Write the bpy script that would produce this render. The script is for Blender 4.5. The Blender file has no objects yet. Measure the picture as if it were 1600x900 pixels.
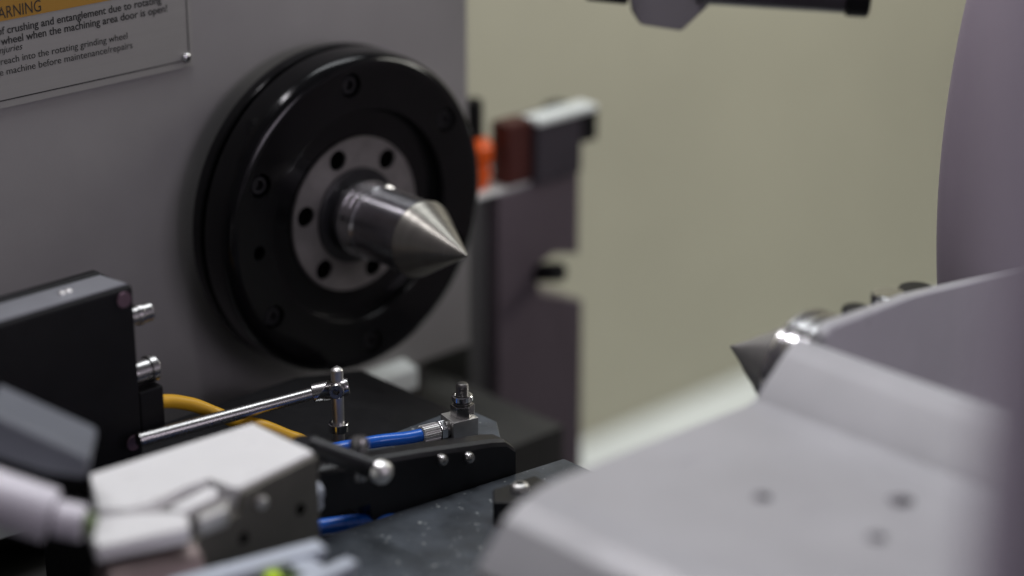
import bpy, bmesh, math, random
from mathutils import Vector, Matrix
random.seed(7)
MM = 0.001
sc = bpy.context.scene

# ------------------------------------------------------------------ camera
# machine frame (mm): X = spindle axis towards the tailstock, Y along the headstock face, Z up
PITCH, YAW = math.radians(21.0), math.radians(46.6)
Fh = Vector((-math.sin(YAW), math.cos(YAW), 0)); R = Vector((math.cos(YAW), math.sin(YAW), 0))
F = Fh*math.cos(PITCH) - Vector((0, 0, 1))*math.sin(PITCH); U = R.cross(F)
cam = bpy.data.cameras.new('camera'); co = bpy.data.objects.new('camera', cam); sc.collection.objects.link(co)
M = Matrix((R, U, -F)).transposed().to_4x4()
M.translation = Vector((882.99, -688.72, 376.85))*MM
co.matrix_world = M
cam.sensor_width = 36; cam.lens = 78.75; cam.clip_start = 0.02; cam.clip_end = 50
cam.dof.use_dof = True; cam.dof.focus_distance = 1.037; cam.dof.aperture_fstop = 2.5
sc.camera = co

# ------------------------------------------------------------------ world + lamps
w = bpy.data.worlds.new('World'); sc.world = w; w.use_nodes = True
bg = w.node_tree.nodes['Background']
bg.inputs[0].default_value = (0.80, 0.76, 0.86, 1); bg.inputs[1].default_value = 0.066

def area(name, loc, aim, sx, sy, power, col, spin=0.0):
    l = bpy.data.lights.new(name, 'AREA'); l.shape = 'RECTANGLE'; l.size = sx*MM; l.size_y = sy*MM
    l.energy = power; l.color = col
    o = bpy.data.objects.new(name, l); sc.collection.objects.link(o)
    o.location = Vector(loc)*MM
    d = (Vector(aim) - Vector(loc)).normalized()
    o.rotation_euler = (d.to_track_quat('-Z', 'Y') @ __import__('mathutils').Quaternion((0, 0, 1), spin)).to_euler()
    return o
area('overhead_lamp', (40, 400, 950), (240, -80, -20), 620, 260, 3.3, (0.93, 0.97, 1.0), 0.5)
tl = area('tube_lamp', (-180, -180, 800), (-180, -180, 0), 1000, 45, 5.3, (0.97, 0.95, 1.0))
area('side_fill', (1250, 60, 330), (300, 0, 0), 500, 300, 2.3, (0.95, 0.86, 1.0))  # unseen lilac fill, added to lift the faces turned towards +X
area('panel_fill', (260, 950, 420), (-400, 700, -400), 700, 250, 5.0, (1.0, 0.98, 0.90))  # unseen fill, added to brighten the back panel

sc.view_settings.view_transform = 'Standard'; sc.view_settings.look = 'None'
sc.view_settings.exposure = 0.12; sc.view_settings.gamma = 1.0
sc.render.engine = 'CYCLES'
sc.cycles.use_denoising = True
sc.cycles.max_bounces = 8

# ------------------------------------------------------------------ materials
MAT = {}
def mat(name, col, rough=0.5, metal=0.0, var=0.12, vscale=60.0, bump=0.0, bscale=900.0, spec=0.5, rvar=0.1,
        aniso=None, coat=0.0, flecks=None, turned=0.0):
    m = bpy.data.materials.new(name); m.use_nodes = True; MAT[name] = m
    nt = m.node_tree; N = nt.nodes; L = nt.links; p = N['Principled BSDF']
    p.inputs['Metallic'].default_value = metal
    p.inputs['Specular IOR Level'].default_value = spec
    p.inputs['Coat Weight'].default_value = coat
    tc = N.new('ShaderNodeTexCoord')
    n1 = N.new('ShaderNodeTexNoise'); n1.inputs['Scale'].default_value = vscale; n1.inputs['Detail'].default_value = 6
    n1.inputs['Roughness'].default_value = 0.6
    src = tc.outputs['Object']
    if aniso:                                   # stretched grain: brushed / turned marks
        mp = N.new('ShaderNodeMapping'); mp.inputs['Scale'].default_value = aniso
        L.new(src, mp.inputs['Vector']); vec = mp.outputs['Vector']
    else: vec = src
    L.new(vec, n1.inputs['Vector'])
    rp = N.new('ShaderNodeValToRGB')
    c = Vector(col)
    rp.color_ramp.elements[0].position = 0.3; rp.color_ramp.elements[1].position = 0.72
    rp.color_ramp.elements[0].color = (*(c*(1-var)), 1); rp.color_ramp.elements[1].color = (*[min(1, x*(1+var)) for x in c], 1)
    L.new(n1.outputs['Fac'], rp.inputs['Fac'])
    colout = rp.outputs['Color']
    if flecks:
        fcol, fscale, thr = flecks
        v = N.new('ShaderNodeTexVoronoi'); v.inputs['Scale'].default_value = fscale
        L.new(src, v.inputs['Vector'])
        n3 = N.new('ShaderNodeTexNoise'); n3.inputs['Scale'].default_value = fscale*0.35; L.new(src, n3.inputs['Vector'])
        mt = N.new('ShaderNodeMath'); mt.operation = 'MULTIPLY_ADD'; mt.inputs[1].default_value = -thr*2.2; mt.inputs[2].default_value = 0.0
        sb = N.new('ShaderNodeMath'); sb.operation = 'LESS_THAN'
        m2 = N.new('ShaderNodeMath'); m2.operation = 'POWER'; m2.inputs[1].default_value = 4.0
        L.new(n3.outputs['Fac'], m2.inputs[0])
        m4 = N.new('ShaderNodeMath'); m4.operation = 'MULTIPLY'; m4.inputs[1].default_value = thr*10
        L.new(m2.outputs[0], m4.inputs[0])
        L.new(v.outputs['Distance'], sb.inputs[0]); L.new(m4.outputs[0], sb.inputs[1])
        mx = N.new('ShaderNodeMix'); mx.data_type = 'RGBA'
        L.new(sb.outputs[0], mx.inputs['Factor']); L.new(colout, mx.inputs['A']); mx.inputs['B'].default_value = (*fcol, 1)
        colout = mx.outputs['Result']
    L.new(colout, p.inputs['Base Color'])
    mr = N.new('ShaderNodeMapRange'); mr.inputs['To Min'].default_value = max(0.02, rough-rvar); mr.inputs['To Max'].default_value = rough+rvar
    n2 = N.new('ShaderNodeTexNoise'); n2.inputs['Scale'].default_value = vscale*2.3; n2.inputs['Detail'].default_value = 5
    L.new(vec, n2.inputs['Vector']); L.new(n2.outputs['Fac'], mr.inputs['Value']); L.new(mr.outputs['Result'], p.inputs['Roughness'])
    if turned:                                  # circumferential turning marks around X
        p.inputs['Anisotropic'].default_value = turned; p.inputs['Anisotropic Rotation'].default_value = 0.25
        tg = N.new('ShaderNodeTangent'); tg.direction_type = 'RADIAL'; tg.axis = 'X'; L.new(tg.outputs['Tangent'], p.inputs['Tangent'])
    if bump:
        nb = N.new('ShaderNodeTexNoise'); nb.inputs['Scale'].default_value = bscale; nb.inputs['Detail'].default_value = 3
        L.new(vec, nb.inputs['Vector'])
        b = N.new('ShaderNodeBump'); b.inputs['Strength'].default_value = bump; b.inputs['Distance'].default_value = 0.0004
        L.new(nb.outputs['Fac'], b.inputs['Height']); L.new(b.outputs['Normal'], p.inputs['Normal'])
    return m
mat('lilac_paint', (0.285, 0.279, 0.274), 0.40, var=0.13, vscale=7, rvar=0.16, bump=0.10, bscale=700)
mat('casting_paint', (0.48, 0.478, 0.488), 0.34, var=0.10, vscale=14, rvar=0.16, bump=0.10, bscale=600)
mat('lit_steel', (0.88, 0.88, 0.865), 0.30, var=0.03, vscale=30, bump=0.03)  # lamp reflection on ground steel tops, put into a white base colour
mat('guard_paint', (0.36, 0.31, 0.36), 0.42, var=0.06, vscale=12, bump=0.06)
mat('shade_mauve', (0.80, 0.70, 0.85), 0.5, var=0.05, vscale=8)  # colour of the added post that stands in for shade
mat('panel_paint', (0.44, 0.425, 0.335), 0.6, var=0.08, vscale=3, rvar=0.05)
mat('tray_paint', (0.86, 0.91, 0.90), 0.45, var=0.08, vscale=8)
mat('gloss_black', (0.0045, 0.0045, 0.005), 0.15, var=0.3, vscale=40, bump=0.03, bscale=500, spec=0.24, rvar=0.07)
mat('matte_black', (0.006, 0.006, 0.007), 0.55, var=0.25, vscale=60, spec=0.2)
mat('satin_black', (0.010, 0.010, 0.012), 0.36, var=0.25, vscale=60, bump=0.06, spec=0.4)
mat('black_top', (0.34, 0.35, 0.38), 0.38, var=0.10, vscale=30, metal=0.5)
mat('plate_metal', (0.32, 0.318, 0.30), 0.48, metal=0.35, var=0.05, vscale=20, aniso=(1, 0.05, 6))
mat('amber', (0.36, 0.19, 0.018), 0.5, var=0.06, vscale=20)
mat('ink', (0.012, 0.012, 0.012), 0.6, var=0.1)
mat('steel', (0.40, 0.39, 0.385), 0.27, metal=1.0, var=0.08, vscale=80, rvar=0.05)
mat('polished_steel', (0.66, 0.64, 0.67), 0.25, metal=1.0, var=0.04, vscale=40, rvar=0.03, turned=0.93)
mat('ground_cone', (0.27, 0.258, 0.228), 0.38, turned=0.6, metal=0.85, var=0.12, vscale=120, aniso=(4, 0.25, 0.25), bump=0.06)
mat('satin_steel', (0.60, 0.59, 0.57), 0.42, metal=1.0, var=0.08, vscale=90, bump=0.06)
mat('bright_steel', (0.82, 0.81, 0.79), 0.36, metal=1.0, var=0.05, vscale=60)
mat('nut_steel', (0.72, 0.71, 0.72), 0.22, metal=1.0, var=0.04, vscale=60, rvar=0.04, turned=0.85)
mat('cone_steel', (0.46, 0.45, 0.44), 0.34, metal=0.8, var=0.06, vscale=60, rvar=0.04, turned=0.7)
mat('chrome', (0.70, 0.70, 0.71), 0.12, metal=1.0, var=0.04, vscale=60, rvar=0.04)
mat('dark_steel', (0.16, 0.155, 0.15), 0.36, metal=0.9, var=0.2, vscale=70, bump=0.06)
mat('hole_shade', (0.002, 0.002, 0.002), 0.9, spec=0.0)  # near-black that paints the shade inside holes
mat('flange_steel', (0.19, 0.18, 0.175), 0.48, metal=0.6, var=0.25, vscale=55, aniso=(1, 1, 1), bump=0.08)
mat('base_iron', (0.045, 0.045, 0.042), 0.6, metal=0.0, var=0.2, vscale=25, bump=0.08)
mat('dark_mauve', (0.05, 0.043, 0.055), 0.45, var=0.1, vscale=20)
mat('side_grey', (0.16, 0.165, 0.16), 0.5, var=0.1, vscale=20)
mat('probe_grey', (0.19, 0.18, 0.19), 0.45, var=0.08, vscale=30)
mat('probe_dark', (0.06, 0.052, 0.065), 0.4, var=0.08, vscale=30)
mat('column_paint', (0.12, 0.096, 0.115), 0.45, var=0.1, vscale=20)
mat('table_iron', (0.062, 0.072, 0.084), 0.40, var=0.45, vscale=45, bump=0.3, bscale=350, rvar=0.15,
    flecks=((0.30, 0.32, 0.32), 380, 0.14))
mat('blue_tube', (0.012, 0.13, 0.60), 0.25, var=0.06, vscale=40, coat=0.3)
mat('yellow_jacket', (0.60, 0.33, 0.015), 0.42, var=0.08, vscale=40)
mat('white_nylon', (0.62, 0.66, 0.74), 0.4, var=0.05)
mat('lilac_tube', (0.76, 0.73, 0.78), 0.35, var=0.06, vscale=30)
mat('slate_paint', (0.13, 0.14, 0.16), 0.45, var=0.06, vscale=30)
mat('grey_blue', (0.56, 0.61, 0.68), 0.36, var=0.06, vscale=30)
mat('orange_plastic', (0.95, 0.13, 0.008), 0.4, var=0.05)
mat('red_brown', (0.075, 0.014, 0.010), 0.5, var=0.15)
mat('purple_screw', (0.16, 0.10, 0.13), 0.4, metal=0.5, var=0.1)
mat('shaded_steel', (0.20, 0.19, 0.165), 0.42, metal=0.85, var=0.12, vscale=50)  # dark front of the ground steel block, its shade put into the colour
mat('brown_brass', (0.24, 0.19, 0.18), 0.45, metal=0.7, var=0.1, vscale=30)
mat('green_plastic', (0.10, 0.16, 0.03), 0.4, var=0.1)
m = mat('green_led', (0.4, 0.6, 0.0), 0.4); m.node_tree.nodes['Principled BSDF'].inputs['Emission Color'].default_value = (0.65, 0.9, 0.0, 1)
m.node_tree.nodes['Principled BSDF'].inputs['Emission Strength'].default_value = 0.35

# ------------------------------------------------------------------ geometry helpers (world mm)
def frame(d):
    d = Vector(d).normalized()
    a = Vector((0, 0, 1)) if abs(d.z) < 0.9 else Vector((1, 0, 0))
    u = a.cross(d).normalized(); v = d.cross(u)
    return d, u, v
def add(bm, verts, faces):
    vs = [bm.verts.new(Vector(v)) for v in verts]
    for f in faces:
        try: bm.faces.new([vs[i] for i in f])
        except ValueError: pass
    return vs
def box(bm, lo, hi, bev=0.0, rot=0.0, seg=2, about=None):
    b2 = bmesh.new()
    x0, y0, z0 = lo; x1, y1, z1 = hi
    add(b2, [(x0,y0,z0),(x1,y0,z0),(x1,y1,z0),(x0,y1,z0),(x0,y0,z1),(x1,y0,z1),(x1,y1,z1),(x0,y1,z1)],
        [(0,3,2,1),(4,5,6,7),(0,1,5,4),(1,2,6,5),(2,3,7,6),(3,0,4,7)])
    finish(bm, b2, bev, seg)
    if rot:
        c = Vector(about or ((x0+x1)/2, (y0+y1)/2, (z0+z1)/2)); q = Matrix.Rotation(rot, 3, 'Z')
        for v in bm.verts: v.co = c + q @ (v.co - c)
    return bm
def finish(bm, b2, bev, seg=2):
    if bev: bmesh.ops.bevel(b2, geom=list(b2.edges), offset=bev, segments=seg, affect='EDGES', profile=0.5, clamp_overlap=True)
    bmesh.ops.recalc_face_normals(b2, faces=b2.faces)
    me = bpy.data.meshes.new('tmp'); b2.to_mesh(me); b2.free(); bm.from_mesh(me); bpy.data.meshes.remove(me)
def prism(bm, pts, vec, bev=0.0, seg=2):
    b2 = bmesh.new(); n = len(pts); vec = Vector(vec)
    vs = [Vector(p) for p in pts] + [Vector(p)+vec for p in pts]
    add(b2, vs, [tuple(range(n))[::-1], tuple(range(n, 2*n))] + [(i, (i+1) % n, n+(i+1) % n, n+i) for i in range(n)])
    finish(bm, b2, bev, seg); return bm
def lathe(bm, o, d, prof, seg=64, cap=True):
    """prof: list of (distance along d, radius)"""
    b2 = bmesh.new(); d, u, v = frame(d); o = Vector(o); rings = []
    for (t, r) in prof:
        if r < 1e-6: rings.append([b2.verts.new(o+d*t)])
        else: rings.append([b2.verts.new(o+d*t+(u*math.cos(2*math.pi*k/seg)+v*math.sin(2*math.pi*k/seg))*r) for k in range(seg)])
    for a, b in zip(rings, rings[1:]):
        for k in range(seg):
            j = (k+1) % seg
            if len(a) == 1 and len(b) == 1: continue
            if len(a) == 1: b2.faces.new((a[0], b[k], b[j]))
            elif len(b) == 1: b2.faces.new((a[k], b[0], a[j]))
            else: b2.faces.new((a[k], b[k], b[j], a[j]))
    if cap:
        for r_ in (rings[0], rings[-1]):
            if len(r_) > 2:
                b2.faces.new(r_)
    finish(bm, b2, 0); return bm
def cyl(bm, p0, p1, r, seg=40, bev=0.3, r1=None):
    p0 = Vector(p0); p1 = Vector(p1); L = (p1-p0).length; r1 = r if r1 is None else r1
    return lathe(bm, p0, p1-p0, [(0, r-bev), (bev*0.3, r-bev*0.3), (bev, r), (L-bev, r1), (L-bev*0.3, r1-bev*0.3), (L, r1-bev)], seg)
def ngon(bm, p0, p1, r, n=6, bev=0.3, spin=0.0):
    d, u, v = frame(Vector(p1)-Vector(p0))
    pts = [Vector(p0)+(u*math.cos(spin+2*math.pi*k/n)+v*math.sin(spin+2*math.pi*k/n))*r for k in range(n)]
    return prism(bm, pts, Vector(p1)-Vector(p0), bev)
def ring(bm, o, d, t0, t1, r0, r1, seg=64, bev=0.3):
    """closed annulus r0 inner, r1 outer"""
    b2 = bmesh.new(); d, u, v = frame(d); o = Vector(o)
    prof = [(t0, r0+bev), (t0, r1-bev), (t0+bev, r1), (t1-bev, r1), (t1, r1-bev), (t1, r0+bev), (t1-bev, r0), (t0+bev, r0)]
    rings = [[b2.verts.new(o+d*t+(u*math.cos(2*math.pi*k/seg)+v*math.sin(2*math.pi*k/seg))*r) for k in range(seg)] for t, r in prof]
    for i in range(len(rings)):
        a, b = rings[i], rings[(i+1) % len(rings)]
        for k in range(seg):
            j = (k+1) % seg; b2.faces.new((a[k], b[k], b[j], a[j]))
    finish(bm, b2, 0); return bm
def spline(pts, n=10):
    pts = [Vector(p) for p in pts]; out = []
    ext = [pts[0]*2-pts[1]] + pts + [pts[-1]*2-pts[-2]]
    for i in range(1, len(ext)-2):
        a, b, c, d = ext[i-1:i+3]
        for k in range(n):
            t = k/n
            out.append(0.5*((2*b)+(c-a)*t+(2*a-5*b+4*c-d)*t*t+(3*b-a-3*c+d)*t**3))
    out.append(pts[-1]); return out
def tube(bm, pts, r, seg=24, n=10):
    b2 = bmesh.new(); path = spline(pts, n); rings = []
    for i, p in enumerate(path):
        d = (path[min(i+1, len(path)-1)]-path[max(i-1, 0)])
        d, u, v = frame(d)
        rings.append([b2.verts.new(p+(u*math.cos(2*math.pi*k/seg)+v*math.sin(2*math.pi*k/seg))*r) for k in range(seg)])
    for a, b in zip(rings, rings[1:]):
        for k in range(seg):
            j = (k+1) % seg; b2.faces.new((a[k], b[k], b[j], a[j]))
    b2.faces.new(rings[0][::-1]); b2.faces.new(rings[-1])
    finish(bm, b2, 0); return bm
def B(): return bmesh.new()

def cut(bm, cutter):
    """bake a boolean difference"""
    ms = []
    for b in (bm, cutter):
        me = bpy.data.meshes.new('tmp'); b.to_mesh(me); b.free()
        o = bpy.data.objects.new('tmp', me); sc.collection.objects.link(o); ms.append(o)
    a, c = ms
    md = a.modifiers.new('b', 'BOOLEAN'); md.operation = 'DIFFERENCE'; md.object = c; md.solver = 'EXACT'
    dg = bpy.context.evaluated_depsgraph_get(); dg.update()
    me = bpy.data.meshes.new_from_object(a.evaluated_get(dg))
    out = bmesh.new(); out.from_mesh(me)
    for o in ms:
        d = o.data; bpy.data.objects.remove(o); bpy.data.meshes.remove(d)
    bpy.data.meshes.remove(me)
    return out

# ------------------------------------------------------------------ scene helpers
def tag(o, label, cat, group=None):
    o['label'] = label; o['category'] = cat
    if group: o['group'] = group
    return o
def thing(name, loc, label, cat, group=None):
    o = bpy.data.objects.new(name, None); sc.collection.objects.link(o)
    o.empty_display_size = 0.01; o.location = Vector(loc)*MM
    tag(o, label, cat, group); WORLD[o.name] = Vector(loc); return o
WORLD = {}
def obj(name, bm, m, parent=None, smooth=35, label=None, origin=None):
    if origin is None:
        xs = [v.co for v in bm.verts]
        lo = Vector((min(p.x for p in xs), min(p.y for p in xs), min(p.z for p in xs)))
        hi = Vector((max(p.x for p in xs), max(p.y for p in xs), max(p.z for p in xs)))
        origin = Vector(((lo.x+hi.x)/2, (lo.y+hi.y)/2, lo.z))
    origin = Vector(origin)
    for v in bm.verts: v.co = (v.co-origin)*MM
    if smooth:
        a = math.radians(smooth)
        for f in bm.faces: f.smooth = True
        for e in bm.edges:
            if len(e.link_faces) == 2 and e.calc_face_angle(0) > a: e.smooth = False
    me = bpy.data.meshes.new(name); bm.to_mesh(me); bm.free()
    me.materials.append(MAT[m])
    o = bpy.data.objects.new(name, me); sc.collection.objects.link(o)
    base = WORLD[parent.name] if parent else Vector((0, 0, 0))
    o.location = (origin-base)*MM
    WORLD[o.name] = origin
    if smooth:
        wn = o.modifiers.new('wn', 'WEIGHTED_NORMAL'); wn.keep_sharp = True; wn.weight = 80
    if parent: o.parent = parent
    if label: o['label'] = label
    return o
def struct(name, bm, m):
    o = obj(name, bm, m); o['kind'] = 'structure'; return o

# ================================================================== SETTING
struct('back_panel', box(B(), (-430, -500, -620), (-400, 2200, 900)), 'panel_paint')
struct('chip_tray', prism(B(), [(-398, -200, -470), (60, -200, -560), (60, -200, -590), (-398, -200, -500)], (0, 2300, 0), 2), 'tray_paint')
struct('machine_base', box(B(), (-90, -420, -260), (63.5, 127, -150), 1.5), 'base_iron')

# ================================================================== HEADSTOCK
hs = thing('headstock_housing', (-120, -100, -117), 'pale lilac grey painted headstock wall behind the black spindle disc', 'headstock')
obj('wall', box(B(), (-240, -420, -117), (0, 113.5, 230), 2.0, seg=3), 'lilac_paint', hs)
obj('foot', box(B(), (-230, -410, -149.8), (-20, 95, -117.2), 1.0), 'dark_steel', hs)
st = tag(obj('pale_strip', prism(B(), [(-19, -260, -124), (12, -260, -124), (12, -260, -112), (-19, -260, -106)], (0, 323, 0), 0.8), 'tray_paint'),  # pale bluish strip in the tray colour
         'pale bluish strip lying below the black disc along the headstock foot', 'guide strip')

# warning plate
wp = thing('warning_plate', (0, -150, 84.7), 'grey metal warning plate with amber header and black lettering', 'warning sign')
obj('plate', box(B(), (0.2, -330, 84.7), (2.0, -70.4, 190), 0.3), 'plate_metal', wp)
obj('header_band', box(B(), (2.05, -330, 125.4), (2.2, -99, 137)), 'amber', wp)
for nm, lo, hi in (('border_line', (2.03, -330, 88.2), (2.15, -77.5, 88.75)),):
    obj(nm, box(B(), lo, hi), 'ink', wp)
obj('border_line', box(B(), (2.03, -73.2, 92.5), (2.15, -72.7, 187)), 'ink', wp)
def screw_head(p, d, r, parent, name='screw', m='chrome', socket=True):
    d = Vector(d).normalized(); p = Vector(p)
    bm = lathe(B(), p, d, [(0, r), (r*0.35, r*0.97), (r*0.6, r*0.8), (r*0.72, r*0.5), (r*0.72, 0)], 32)
    s = obj(name, bm, m, parent)
    if socket: obj('socket', ngon(B(), p+d*r*0.6, p+d*r*0.74, r*0.42, bev=0.0), 'ink', s)
    return s
screw_head((2.0, -75.0, 89.8), (1, 0, 0), 2.6, wp)
def lettering(s, y0, y1, z, h, bold=False, shear=0.0):
    cu = bpy.data.curves.new('txt', 'FONT'); cu.body = s; cu.fill_mode = 'FRONT'
    cu.offset = 0.012 if bold else 0.0; cu.shear = shear; cu.resolution_u = 4
    o = bpy.data.objects.new('txt', cu); sc.collection.objects.link(o)
    dg = bpy.context.evaluated_depsgraph_get(); dg.update()
    me = bpy.data.meshes.new_from_object(o.evaluated_get(dg))
    xs = [v.co.x for v in me.vertices]
    bm = bmesh.new(); bm.from_mesh(me)
    bpy.data.objects.remove(o); bpy.data.curves.remove(cu); bpy.data.meshes.remove(me)
    x0, x1 = min(xs), max(xs); k = h/0.69
    for v in bm.verts: v.co = Vector((2.3, y0+(v.co.x-x0)/(x1-x0)*(y1-y0), z+v.co.y*k))
    bmesh.ops.recalc_face_normals(bm, faces=bm.faces)
    return obj('lettering', bm, 'ink', wp, smooth=0)
lettering('WARNING', -182.7, -153.8, 126.6, 5.4)
lettering('of crushing and entanglement due to rotating', -177.7, -87.4, 119.3, 3.5, True)
lettering('wheel when the machining area door is open!', -176.1, -84.4, 114.5, 3.5, True)
lettering('injuries', -178.2, -165.1, 110.6, 3.1, shear=0.25)
lettering('reach into the rotating grinding wheel', -177.0, -107.9, 105.3, 3.2)
lettering('the machine before maintenance/repairs', -182.2, -105.4, 100.3, 3.2)

# spindle disc
sd = thing('spindle_disc', (0, 0, 0), 'large glossy black round face plate on the headstock spindle', 'face plate')
X1 = (1, 0, 0)
obj('hub', cyl(B(), (0.3, 0, 0), (12.6, 0, 0), 68, 96, 0.5), 'matte_black', sd)
obj('back_ring', lathe(B(), (0, 0, 0), X1, [(12.8, 70), (12.8, 83.5), (13.6, 84.8), (15, 85.2), (19.0, 85.2), (20.2, 84.6), (20.6, 83.4), (20.6, 70), (12.8, 70)], 160, cap=False), 'gloss_black', sd)
disc = lathe(B(), (0, 0, 0), X1, [(12.9, 0), (12.9, 69), (20.8, 69.5), (20.8, 81.2), (22.6, 81.2), (23.0, 83.4), (23.8, 84.6), (25, 85.0), (36, 84.8), (38.8, 84.2), (41.0, 82.8), (42.4, 80.8), (42.9, 78.8), (43, 77.5),
                                        (43, 57.0), (42.7, 56.2), (41.8, 55.6), (37.6, 55.0), (36.4, 54.6), (36, 54.0), (36, 0)], 160)
cutb = B()
BOLT = [(70.5, 94+60*k) for k in range(6)]
for r_, a_ in BOLT:
    p = Vector((35.5, r_*math.cos(math.radians(a_)), r_*math.sin(math.radians(a_))))
    cyl(cutb, p, p+Vector((20, 0, 0)), 6.2, 28, 0.05)
for a_ in (183,):
    p = Vector((35.5, 66*math.cos(math.radians(a_)), 66*math.sin(math.radians(a_))))
    cyl(cutb, p, p+Vector((20, 0, 0)), 3.6, 20, 0.05)
obj('disc_body', cut(disc, cutb), 'gloss_black', sd)
for r_, a_ in BOLT:
    p = Vector((35.6, r_*math.cos(math.radians(a_)), r_*math.sin(math.radians(a_))))
    bo = obj('bolt', lathe(B(), p, X1, [(0, 4.8), (5.4, 4.8), (6, 4.3), (6, 2.6), (2.5, 2.4), (2.5, 0)], 28), 'satin_black', sd)
    obj('socket', ngon(B(), p+Vector((2.55, 0, 0)), p+Vector((2.9, 0, 0)), 2.3, bev=0), 'ink', bo)
fl = lathe(B(), (0, 0, 0), X1, [(36.1, 0), (36.1, 40.8), (37.4, 40.8), (38, 40.2), (38, 0)], 128)
cf = B()
for k in range(6):
    a_ = math.radians(49+60*k); p = Vector((36.5, 33*math.cos(a_), 33*math.sin(a_)))
    cyl(cf, p, p+Vector((10, 0, 0)), 5.4, 28, 0.05)
obj('flange_plate', cut(fl, cf), 'flange_steel', sd)
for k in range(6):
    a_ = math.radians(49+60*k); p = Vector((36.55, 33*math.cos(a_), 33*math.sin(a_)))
    obj('flange_hole_shade', cyl(B(), p, p+Vector((0.3, 0, 0)), 5.3, 28, 0.05), 'hole_shade', sd)  # black disc on the shallow floor, deep-hole shade put into its colour
obj('spindle_nose', lathe(B(), (0, 0, 0), X1, [(38.05, 0), (38.05, 25), (39.6, 25), (40.2, 24), (40.2, 0)], 96), 'satin_black', sd)  # nose blackened, the shade around the collar is put into its colour

lc = thing('lathe_center', (40, 0, 0), 'pointed steel lathe center standing out of the black spindle disc', 'lathe center')
obj('collar', lathe(B(), (0, 0, 0), X1, [(40.4, 0), (40.4, 17.5), (43, 17.5), (44, 19.2), (45, 19.6), (47.8, 19.6), (48.1, 18.9), (48.7, 18.9), (49, 19.6), (52.4, 19.6), (52.7, 18.9), (53.3, 18.9), (53.6, 19.6), (56.4, 19.6), (57.4, 18.6), (57.6, 17.2), (58.15, 17.2), (58.15, 0)], 96), 'nut_steel', lc)
obj('shank', lathe(B(), (0, 0, 0), X1, [(58.2, 0), (58.2, 18.8), (88.0, 18.8), (88.6, 19.2), (88.6, 0)], 96), 'polished_steel', lc)
obj('cone_tip', lathe(B(), (0, 0, 0), X1, [(88.8, 0), (88.8, 19.4), (89.6, 19.7), (90.4, 19.4), (112.0, 6.9), (122.8, 0.55), (123.6, 0.0)], 96), 'ground_cone', lc)

# ================================================================== BACK COLUMN AND GAUGE
cl = thing('support_column', (-40, 190, -300), 'dark mauve upright with a notch, behind the right side of the headstock', 'column')
prof = [(-20, 154, -300), (-20, 226, -300), (-20, 225, -124), (-20, 189, -112), (-20, 185.5, -105), (-20, 186, -90), (-20, 200, -86), (-20, 221, -93), (-20, 221, -40), (-20, 154, -40)]
obj('body', prism(B(), prof, (-50, 0, 0), 1.0), 'column_paint', cl)
obj('side_cover', box(B(), (-85, 138, -300), (-28, 153.8, -41), 1.0), 'side_grey', cl)
obj('cap_plate', box(B(), (-70, 139, -39.9), (-22, 183, -37.5), 0.6), 'tray_paint', cl)
screw = obj('clamp_screw', cyl(B(), (-26, 188, -98), (-4, 190, -92), 6, 24, 0.8), 'matte_black', cl)
gh = thing('gauge_head', (-30, 195, -39.8), 'blurred dark gauge block with bright top plate on the mauve column', 'gauge')
obj('body', box(B(), (-45, 183.5, -39.7), (-18, 221, -4), 1.2), 'dark_mauve', gh)
obj('side_block', box(B(), (-36, 163, -37.4), (-21, 183.2, 0.5), 1.5), 'red_brown', gh)
obj('top_plate', box(B(), (-32, 184, -3.9), (-17, 233, 0.2), 1.0), 'tray_paint', gh)
obj('jaw', box(B(), (-52, 221.3, -22), (-18, 234, -4.1), 1.0), 'matte_black', gh)
kn = thing('orange_knob', (-30, 146, -37), 'orange round knob half hidden behind the black disc', 'knob')
obj('grip', lathe(B(), (-34, 149, -37.3), (0, 0, 1), [(0, 6), (2, 8), (9, 9.5), (14, 8.2), (18, 10.2), (26, 10.5), (30, 7.5), (31, 0)], 24), 'orange_plastic', kn)
obj('stem', cyl(B(), (-36, 149, -7), (-36, 149, 16), 6, 20, 1.5), 'matte_black', kn)

# overhead probe arm
pa = thing('probe_arm', (110, 160, 88), 'dark grey probe arm with wedge shaped block at the top edge', 'probe arm')
def rot_prism(pts, vec, bev): return prism(B(), pts, vec, bev)
obj('block', prism(B(), [(107, 128, 106), (107, 129, 97), (113, 129.9, 90.5), (128.5, 144.6, 87.4), (137, 162, 104), (137, 162, 130), (107, 128, 130)], (-22, 24, 4), 1.5), 'probe_grey', pa)
obj('tube', cyl(B(), (128, 156, 111), (183, 208, 107), 10.5, 40, 0.8), 'probe_dark', pa)
obj('end_cap', cyl(B(), (183.3, 208.3, 107), (192, 216.6, 106.4), 12, 40, 1.5), 'matte_black', pa)
obj('clamp_end', cyl(B(), (90, 114, 112), (106, 129, 110), 9.5, 32, 1.5), 'matte_black', pa)

# ================================================================== GRINDING WHEEL GUARD
wg = thing('wheel_guard', (350, 444, -262), 'large mauve rounded wheel guard at the right edge behind the tailstock', 'wheel guard')
obj('drum', lathe(B(), (300, 444, 52), X1, [(0, 0), (0, 305), (0.8, 309.5), (2.6, 312), (5, 312.9), (8, 313), (96, 313), (99, 311.6), (100, 308.6), (100, 0)], 240), 'guard_paint', wg)

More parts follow.
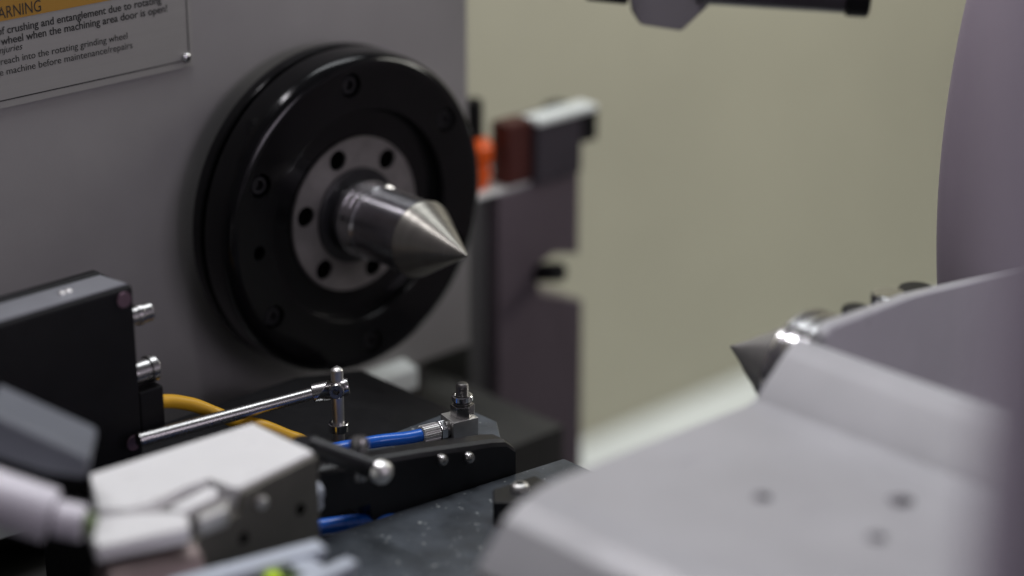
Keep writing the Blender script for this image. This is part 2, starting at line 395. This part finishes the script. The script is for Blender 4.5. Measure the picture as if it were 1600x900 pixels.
# ================================================================== TAILSTOCK
ts = thing('tailstock', (380, -60, -300), 'pale grey painted tailstock casting filling the lower right foreground', 'tailstock')
P = [(-21, 29.5), (-24, 31.2), (-27, 30.2), (-33, 26.5), (-44.3, 16.7), (-49.6, 11.5), (-56, 10.5), (-110, 12.1), (-160, 13.4), (-170, 12.8), (-180, 10.5), (-188.5, 6.0), (-196.5, -2.5), (-204.5, -12.5), (-208, -20), (-208, -300), (-21, -300)]
pts = [(350, y, z) for y, z in P]
body = prism(B(), pts, (170, 0, 0), 0)
cth = B()
for (hx, hy, hr) in ((410.4, -116, 3.0), (446, -80, 4.0), (459, -111, 3.0)):
    cyl(cth, (hx, hy, -10), (hx, hy, 40), hr*1.25, 24, 0.05)
for (hx, hy) in ((439, -111.5), (381, -112)):
    cyl(cth, (hx, hy, 11.85), (hx, hy, 40), 11, 40, 0.05)
body = cut(body, cth)
bmesh.ops.bevel(body, geom=[e for e in body.edges if len(e.link_faces) == 2 and e.calc_face_angle(0) > 0.12 and e.calc_length() > 6], offset=1.4, segments=4, affect='EDGES', profile=0.5, clamp_overlap=True)
obj('casting', body, 'casting_paint', ts, smooth=45)
obj('quill_plate', prism(B(), [(352, -18, -300), (352, -18, 33.5), (352, -12, 36.5), (352, 40, 34.0), (352, 250, 11), (352, 250, -300)], (7, 0, 0), 2.2, 4), 'casting_paint', ts)
obj('seam', prism(B(), [(352, -203.0, -9.4), (352, -204.4, -11.2), (352, -205.4, -10.8), (352, -204.0, -8.8)], (120, 0, 0)), 'ink', ts)
for (kx, ky, kz, kr, m_) in ((343, 44, 26.6, 7.5, 'chrome'), (343, 64, 23.6, 8.0, 'satin_black'), (343, 22, 25.8, 6.0, 'satin_black')):
    obj('lock_screw', cyl(B(), (kx, ky, kz-40), (kx, ky, kz+4.5), kr, 32, 1.2), m_, ts)

tc_ = thing('tailstock_center', (300, 0, 0), 'pointed steel center with stepped shiny sleeve in the tailstock', 'lathe center')
T = 292.7
obj('cone_tip', lathe(B(), (0, 0, 3.5), X1, [(T, 0), (T+0.5, 0.4), (T+14, 8.1), (T+14.4, 8.8), (T+26, 15.4), (T+26.4, 16.1), (T+38.2, 22.8), (T+38.6, 22.6), (T+38.6, 0)], 96), 'cone_steel', tc_)
obj('nut', lathe(B(), (0, 0, 3.5), X1, [(T+38.8, 0), (T+38.8, 26.0), (T+40.2, 28.0), (T+41, 28.4), (T+43.2, 28.4), (T+43.5, 25.8), (T+45.4, 25.8), (T+45.7, 28.4), (T+50.5, 28.4), (T+50.8, 26.4), (T+52.0, 26.4), (T+52.3, 28.4), (T+56, 28.4), (T+56.6, 27.5), (T+56.6, 0)], 96), 'nut_steel', tc_)

pc = Vector((653, -337, 0)) + Vector((0.687, 0.727, 0))*60 + Vector((-0.727, 0.687, 0))*20  # added post, stands in for the soft purple shade at the right edge
dp = thing('shade_post', (pc.x, pc.y, -320), 'strongly blurred mauve post added for the soft shade along the right edge, nearest the viewer', 'post')
obj('post', cyl(B(), (pc.x, pc.y, -320), (pc.x, pc.y, 520), 58, 64, 2), 'shade_mauve', dp)
obj('post_foot', cyl(B(), (pc.x, pc.y, -336), (pc.x, pc.y, -320.2), 74, 64, 3), 'shade_mauve', dp)

# ================================================================== TABLE GROUP
mt = tag(obj('machine_table', prism(B(), [(194.4, -330, -72), (194.4, -180, -72), (196.5, -150.4, -72), (201.8, -99.7, -72), (208.2, -46, -72), (211, -20, -72), (345, -20, -72), (345, -330, -72)], (0, 0, -30), 0.8), 'table_iron'),
         'dark speckled iron table surface with chips, below the black bar', 'table')
bb = tag(obj('backing_block', prism(B(), [(60, -210, -150), (60, -210, -66), (60, -60, -66), (60, -18, -74), (60, -10, -84), (60, -10, -150)], (88, 0, 0), 1.5), 'matte_black'),
         'low matte black block behind the rod clamp', 'block')
sb_ = tag(obj('mount_block', prism(B(), [(152, -104, -90), (152, -30, -90), (176, -30, -90), (197, -46, -90), (191, -104, -90)], (0, 0, 28.4), 0.8), 'table_iron'),
          'speckled dark slab carrying the elbow fitting behind the black bar', 'mounting slab')

br = thing('clamp_bar', (204, -90, -72), 'black bar with chamfered top edge and two pins, below the elbow fitting', 'bar')
def q(x, y, z): return Vector((x, y, z))
bmq = B()
# tapered bar: cross-sections (Y, X front, z bottom, z top)
secs = [(-47.5, 207.4, -80, -58.5), (-52.5, 206.8, -80, -54.0), (-60, 205.9, -80, -52.2), (-99, 201.2, -80, -46.2), (-124, 198.5, -80, -42.8), (-127, 198.2, -64, -42.4), (-166, 194.5, -62, -38)]
rings = []
for (y, x, z0, z1) in secs:
    rings.append([bmq.verts.new(q(*p)) for p in ((x-9.5, y, z0), (x, y, z0), (x, y, z1-3.0), (x-1.0, y, z1-1.2), (x-3.0, y, z1), (x-9.5, y, z1))])
for a_, b_ in zip(rings, rings[1:]):
    for k in range(6): bmq.faces.new((a_[k], b_[k], b_[(k+1) % 6], a_[(k+1) % 6]))
bmq.faces.new(rings[0]); bmq.faces.new(rings[-1][::-1]); bmesh.ops.recalc_face_normals(bmq, faces=bmq.faces)
obj('bar', bmq, 'satin_black', br, smooth=20)
for (x, y, z) in ((202.3, -89, -53.0), (204.0, -74.5, -56)):
    obj('pin', lathe(B(), (x, y, z), (1, -0.1, 0.05), [(0, 2.7), (2.0, 2.7), (3.0, 2.1), (3.4, 1.0), (3.4, 0)], 28), 'steel', br)

# screw block beside the tailstock
sk = thing('screw_block', (250, -70, -72), 'small black block with socket screw tucked beside the tailstock flank', 'screw block')
obj('block', prism(B(), [(230.5, -83.3, -71.8), (240, -92, -71.8), (262, -70, -71.8), (252, -61, -71.8), (233, -60, -71.8)], (0, 0, 12.0), 0.8), 'satin_black', sk)
screw_head((239, -75, -59.7), (0, 0, 1), 4.4, sk, 'socket_screw', 'satin_steel')

# rod and cross clamp
ra = thing('rod_holder', (134, -92, -66), 'thin steel rod with slotted cross clamp on an upright pin', 'rod holder')
rd = Vector((127.5, -100.3, -41.2)); rl = Vector((119.5, -193, -38.5)); dr = (rl-rd).normalized()
obj('rod', cyl(B(), rd+dr*2, rl, 3.1, 40, 0.3), 'steel', ra)
pin0 = Vector((134, -92.0, -66))
jc = Vector((134, -92.0, -39.3))
hd = (jc-rd); hd.z = 0; hd.normalize(); Lr = (jc-rd).length
sockb = lathe(B(), rd-hd*(-0.0), (jc-rd), [(-1.0, 3.2), (-1.0, 4.2), (-0.6, 4.6), (Lr+3.4, 4.6), (Lr+5.2, 3.8), (Lr+5.2, 0), (-0.8, 0)], 48, cap=False)
ctr = B(); slit = (jc-rd).normalized()
sd_, su, sv = frame(slit)
p_ = rd+slit*2.2
b2 = B(); box(b2, (-0.28, -8, -8), (0.28, 8, 8))
Mx = Matrix((slit, slit.cross(Vector((0, 0, 1))).normalized(), Vector((0, 0, 1)))).transposed()
tilt = Matrix.Rotation(math.radians(38), 3, 'Y')
for v in b2.verts: v.co = p_ + Mx @ (tilt @ v.co) + Vector((0, 0, 0))
sockb = cut(sockb, b2)
obj('clamp_sleeve', sockb, 'steel', ra)
obj('pin', lathe(B(), pin0, (0, 0, 1), [(0, 2.8), (4, 2.8), (36.0, 2.9), (36.4, 2.6), (37.2, 1.6), (37.4, 0.5), (38.0, 0.4), (38.0, 0)], 40), 'satin_steel', ra)
obj('collar', ring(B(), pin0, (0, 0, 1), 5.0, 9.2, 2.9, 4.7, 48, 0.3), 'chrome', ra)
# clamp screw boss facing the camera
bd = Vector((0.70, -0.70, 0.08)).normalized(); bc = jc+bd*2.6
cb = lathe(B(), bc, bd, [(-3.5, 3.7), (2.2, 3.7), (2.8, 3.2), (2.8, 0), (-3.5, 0)], 40, cap=False)
ch = B(); ngon(ch, bc+bd*0.4, bc+bd*6, 1.75, bev=0)
obj('clamp_screw', cut(cb, ch), 'steel', ra)

# elbow fitting
ef = thing('elbow_fitting', (176, -54, -62), 'steel elbow air fitting with threaded stud, on the speckled slab', 'pipe fitting')
ed = Vector((0.22, 0.975, 0)).normalized(); rotE = math.atan2(ed.y, ed.x)
bc_ = Vector((176.3, -54.0, -61.4))
eb = box(B(), (bc_.x-6.6, bc_.y-6.3, -61.4), (bc_.x+6.6, bc_.y+6.3, -51.0), 0.35, rot=rotE)
obj('body', eb, 'satin_steel', ef)
sx = Vector((bc_.x, bc_.y, 0)) + ed*1.6
def up(z): return Vector((sx.x, sx.y, z))
obj('hex_nut', ngon(B(), up(-50.95), up(-45.4), 5.7, bev=0.35, spin=0.35), 'steel', ef)
obj('lock_ring', ring(B(), up(0), (0, 0, 1), -43.6, -40.8, 3.1, 4.9, 48, 0.35), 'chrome', ef)
obj('neck', cyl(B(), up(-45.4), up(-43.0), 3.2, 32, 0.1), 'dark_steel', ef)
obj('lower_washer', ring(B(), up(0), (0, 0, 1), -45.35, -44.5, 3.3, 4.2, 48, 0.15), 'dark_steel', ef)
th = [(0, 2.55)]
z = 0.0
while z < 6.4:
    th += [(z+0.2, 2.75), (z+0.5, 2.45), (z+0.7, 2.75)]; z += 0.7
th += [(7.2, 2.6), (7.9, 2.2), (8.1, 1.8), (8.1, 0)]
obj('stud', lathe(B(), up(-43.0), (0, 0, 1), [(0, 0)] + [(t, r*1.1) for t, r in th], 36), 'dark_steel', ef)
ce = Vector((bc_.x, bc_.y, -56.2)) - ed*6.6
obj('inlet_collar', cyl(B(), ce+ed*0.3, ce-ed*1.6, 4.3, 40, 0.3), 'dark_steel', ef)
obj('inlet_hex', ngon(B(), ce-ed*1.6, ce-ed*4.6, 4.9, bev=0.3, spin=0.5), 'chrome', ef)
# knurled nut
kb = B(); b2 = bmesh.new(); d_, u_, v_ = frame(-ed); ns = 26; prs = []
for t_, r0, r1 in ((0, 3.6, 3.6), (0.4, 4.0, 4.35), (8.6, 4.0, 4.35), (9.1, 3.5, 3.7)):
    rg = []
    for k in range(ns*4):
        a_ = 2*math.pi*k/(ns*4); r_ = r1 if k % 4 in (0, 1) else r0
        rg.append(b2.verts.new(ce-ed*4.8+d_*t_+(u_*math.cos(a_)+v_*math.sin(a_))*r_))
    prs.append(rg)
for a_, b_ in zip(prs, prs[1:]):
    for k in range(ns*4): b2.faces.new((a_[k], b_[k], b_[(k+1) % (ns*4)], a_[(k+1) % (ns*4)]))
b2.faces.new(prs[0]); b2.faces.new(prs[-1]); finish(kb, b2, 0)
obj('knurled_nut', kb, 'satin_steel', ef, smooth=20)
h0 = ce-ed*13.2
tag(obj('air_hose', tube(B(), [h0, h0-ed*8+Vector((0, 0, 0.3)), h0-ed*22+Vector((-1, 0, 1.6)), h0-ed*40+Vector((-6, 0, 0.5)), h0-ed*58+Vector((-16, 0, -3))], 3.0), 'blue_tube'),
    'glossy blue air hose running into the knurled nut of the elbow fitting', 'hose')
tag(obj('air_hose', tube(B(), [(166, -190, -78), (176, -168, -75.5), (183, -149, -74.2), (190, -134, -74.2), (197, -120, -75), (203, -108, -78)], 3.8), 'blue_tube'),
    'blue air hose lying on the table with a white cable tie', 'hose')
ct = thing('cable_tie', (182, -150, -72), 'white nylon cable tie looped around the lower blue hose', 'cable tie')
obj('loop', ring(B(), (183.4, -147.6, -74.2), (0.40, 0.90, 0), -1.1, 1.1, 3.9, 4.8, 40, 0.2), 'white_nylon', ct)
obj('tail', box(B(), (179.5, -151.5, -71.5), (182, -149.5, -64), 0.4), 'white_nylon', ct)

# ================================================================== LEFT SENSOR BOX
sb = thing('sensor_box', (90, -225, -60), 'black rectangular sensor housing with grey top and chrome connectors', 'sensor box')
pr = [(110, -330, -58), (110, -330, 28.5), (108.5, -330, 29.5), (86, -330, 27.5), (85, -330, 29.2), (80, -330, 28.8), (78, -330, 27.5), (78, -330, -58)]
obj('housing', prism(B(), [(x, y, z) for x, y, z in pr], (0, 145.5, 0), 0.8), 'matte_black', sb)
obj('top_panel', prism(B(), [(108.2, -328, 29.75), (87.0, -328, 27.85), (87.0, -328, 28.5), (108.2, -328, 30.4)], (0, 142, 0), 0.2), 'black_top', sb)
for yy in (-212, -208.5): screw_head((97, yy, 29.3), (0.0, 0, 1), 1.6, sb, 'panel_screw', 'bright_steel', False)
obj('corner_screw', cyl(B(), (110.1, -189.5, 24.2), (110.9, -189.5, 24.2), 3.6, 32, 0.3), 'purple_screw', sb)
obj('corner_screw', cyl(B(), (110.1, -189.5, -44), (110.9, -189.5, -44), 3.6, 32, 0.3), 'purple_screw', sb)
c1 = obj('connector', cyl(B(), (104, -184.3, 12.5), (104, -172.5, 12.5), 4.4, 36, 0.5), 'steel', sb)
obj('ferrule', cyl(B(), (104, -180, 12.5), (104, -177.5, 12.5), 4.9, 36, 0.3), 'steel', c1)
c2 = obj('connector', cyl(B(), (104, -184.3, -14.5), (104, -171.5, -14.5), 5.4, 36, 0.5), 'steel', sb)
obj('ferrule', ring(B(), (104, -171.4, -14.5), (0, 1, 0), -4.5, -1.0, 5.5, 6.2, 36, 0.3), 'steel', c2)
obj('cable_gland', box(B(), (98, -184.3, -44), (110, -171.5, -21.5), 1.2), 'matte_black', sb)
tag(obj('sensor_cable', tube(B(), [(104, -172, -31.5), (104, -163, -34), (105, -152, -39), (108, -143.5, -44.5), (117, -138.5, -47), (128, -132, -48), (135, -123, -53.5), (140, -116, -58), (143, -111, -68)], 3.2), 'yellow_jacket'),
    'yellow cable leaving the black sensor box and passing behind the rod', 'cable')

# ================================================================== FOREGROUND CLAMP GROUP
wb = thing('steel_block', (204, -218, -72), 'bright ground steel block with relief slot, blurred in the left foreground', 'block')
bl = prism(B(), [(181.3, -256.8, -12), (186.5, -179.6, -12), (226.2, -178.8, -12), (232.1, -221.5, -12), (226.8, -223.7, -12), (217.1, -224.0, -12), (216.4, -235.8, -12), (220.0, -254.0, -12), (216.8, -263.4, -12), (209.0, -271.5, -12)], (0, 0, -48), 0.8)
obj('body', bl, 'lit_steel', wb)
def fx(y): return 226.4+(-178.8-y)*0.138
obj('dark_front', prism(B(), [(fx(-179), -179, -60), (fx(-179), -179, -13.4), (fx(-221), -221, -13.4), (fx(-223), -223, -22), (fx(-250), -250, -24), (fx(-250), -250, -60)], (2.4, 0.3, 0), 0.5), 'shaded_steel', wb)  # added facing that paints the block's front dark against its bright top
obj('dowel_pin', lathe(B(), (fx(-212)+2.4, -212, -21), X1, [(0, 2.8), (1.6, 2.8), (2.4, 2.0), (2.4, 0)], 28), 'bright_steel', wb)
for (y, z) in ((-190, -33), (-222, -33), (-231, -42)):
    obj('screw_hole_shade', ring(B(), (fx(y)+2.5, y, z), X1, -0.2, 0.25, 0.4, 2.6, 28, 0.1), 'hole_shade', wb)  # thin black rings, the shade of the holes put into colour
lp = thing('clamp_finger', (235, -250, -60), 'bright stepped clamp jaw set into the notch of the steel block', 'clamp')
obj('finger', prism(B(), [(223.6, -249.1, -14), (218.8, -226.5, -14), (224, -224.9, -14), (228.4, -229.7, -14), (230.2, -246.5, -14)], (0, 0, -8), 1.2, 3), 'lit_steel', lp)
obj('finger', prism(B(), [(232.9, -241.3, -15), (230.0, -227.6, -15), (233.3, -226.2, -15), (239.2, -232.1, -15), (239.1, -245.8, -15)], (0, 0, -8), 1.2, 3), 'satin_steel', lp)
obj('jaw', prism(B(), [(211.7, -278.6, -14), (211.6, -272.3, -14), (223.5, -256.6, -14), (229.2, -249.0, -14), (234, -247.5, -14), (243.6, -253.2, -14), (232.4, -287.8, -14)], (0, 0, -7), 1.2, 3), 'lit_steel', lp)
obj('barrel', cyl(B(), (229, -284, -36), (238, -247, -36), 12, 48, 2.0), 'brown_brass', lp)
# lilac tube and grey cover at the left edge
tag(obj('cover_plate', prism(B(), [(181.7, -299.7, 28.7), (213.4, -275.5, 11.9), (214.4, -278.8, 4.2), (203.1, -289.8, 6.0), (186.2, -303.8, 12.8)], (-22, 18, 0), 2.0, 3), 'slate_paint'),
    'blurred slate grey cover plate leaning in from the left edge', 'cover')
lt = thing('lilac_pipe', (215, -305, -12), 'blurred pale lilac pipe at the lower left edge', 'pipe')
obj('pipe', tube(B(), [(180, -334, 18), (198.5, -317.2, 7.5), (211.5, -306.6, 1.9), (220, -298.5, -2.2)], 10.5, 36), 'lilac_tube', lt)
obj('end_sleeve', cyl(B(), (221, -297.6, -2.8), (229, -290, -5), 7, 36, 1.0), 'lilac_tube', lt)
obj('plug', cyl(B(), (229.1, -289.9, -5), (232, -287, -5.8), 4.5, 36, 0.6), 'green_plastic', lt)

# lever, screws
ll = thing('lock_lever', (210, -147, -40), 'black lever with bright domed steel end, at the left of the black bar', 'lever')
l0, l1 = Vector((195.5, -157.0, -26.5)), Vector((219.6, -139.8, -35.8))
obj('shaft', cyl(B(), l0, l1, 4.6, 32, 0.8), 'satin_black', ll)
dl = (l1-l0).normalized()
obj('end_cap', lathe(B(), l1, dl+Vector((0.3, -0.3, 0.15)), [(0, 5.2), (3, 5.2), (5, 4.2), (6.2, 2.4), (6.6, 0)], 32), 'bright_steel', ll)
obj('hub', cyl(B(), (193, -157, -38.5), (193, -157, -25), 6.0, 32, 1), 'satin_black', ll)
tag(obj('cap_screw', lathe(B(), (208, -140, -44), (0, 0, 1), [(0, 3), (14, 3), (14.2, 4.2), (18, 4.2), (19.5, 3.4), (20, 0)], 28), 'steel'),
    'small upright round headed screw between the rod pin and the blue hose', 'screw')
tag(obj('hex_post', lathe(B(), (203, -160, -52), (0.5, -0.45, 0.75), [(0, 3), (12, 3), (12.5, 4), (20, 4), (21, 3), (21, 0)], 6), 'grey_blue'),
    'blurred grey hexagonal post at the right end of the steel block', 'post')

# strips at the bottom edge
bs = thing('bracket_strip', (265, -235, -60), 'pale blue grey slotted bracket strip at the bottom edge', 'bracket')
def strip(p, q_, wdt, th_):
    p = Vector(p); q_ = Vector(q_); d = (q_-p).normalized(); n = Vector((0.65, -0.5, 0)); n = (n-d*n.dot(d)).normalized()
    return prism(B(), [p-n*wdt/2, p+n*wdt/2, q_+n*wdt/2, q_-n*wdt/2], (0, 0, -th_), 1.0, 3)
obj('upper_arm', strip((254, -270, -28), (267, -208, -28), 9, 5), 'grey_blue', bs)
obj('lower_arm', strip((283.5, -236, -30), (282, -205, -30), 7, 5), 'grey_blue', bs)
obj('bridge', strip((274.2, -226, -30), (274.8, -216, -30), 13, 3), 'grey_blue', bs)
gl = thing('status_light', (268, -235, -40), 'small green module with glowing yellow green light at the bottom edge', 'indicator light')
obj('case', box(B(), (262, -238, -44), (284, -222, -33.5), 1.5, rot=0.9), 'green_plastic', gl)
obj('lens', lathe(B(), (268, -233, -33.6), (0, 0, 1), [(0, 3), (1.2, 2.8), (2.2, 1.8), (2.6, 0)], 24), 'green_led', gl)
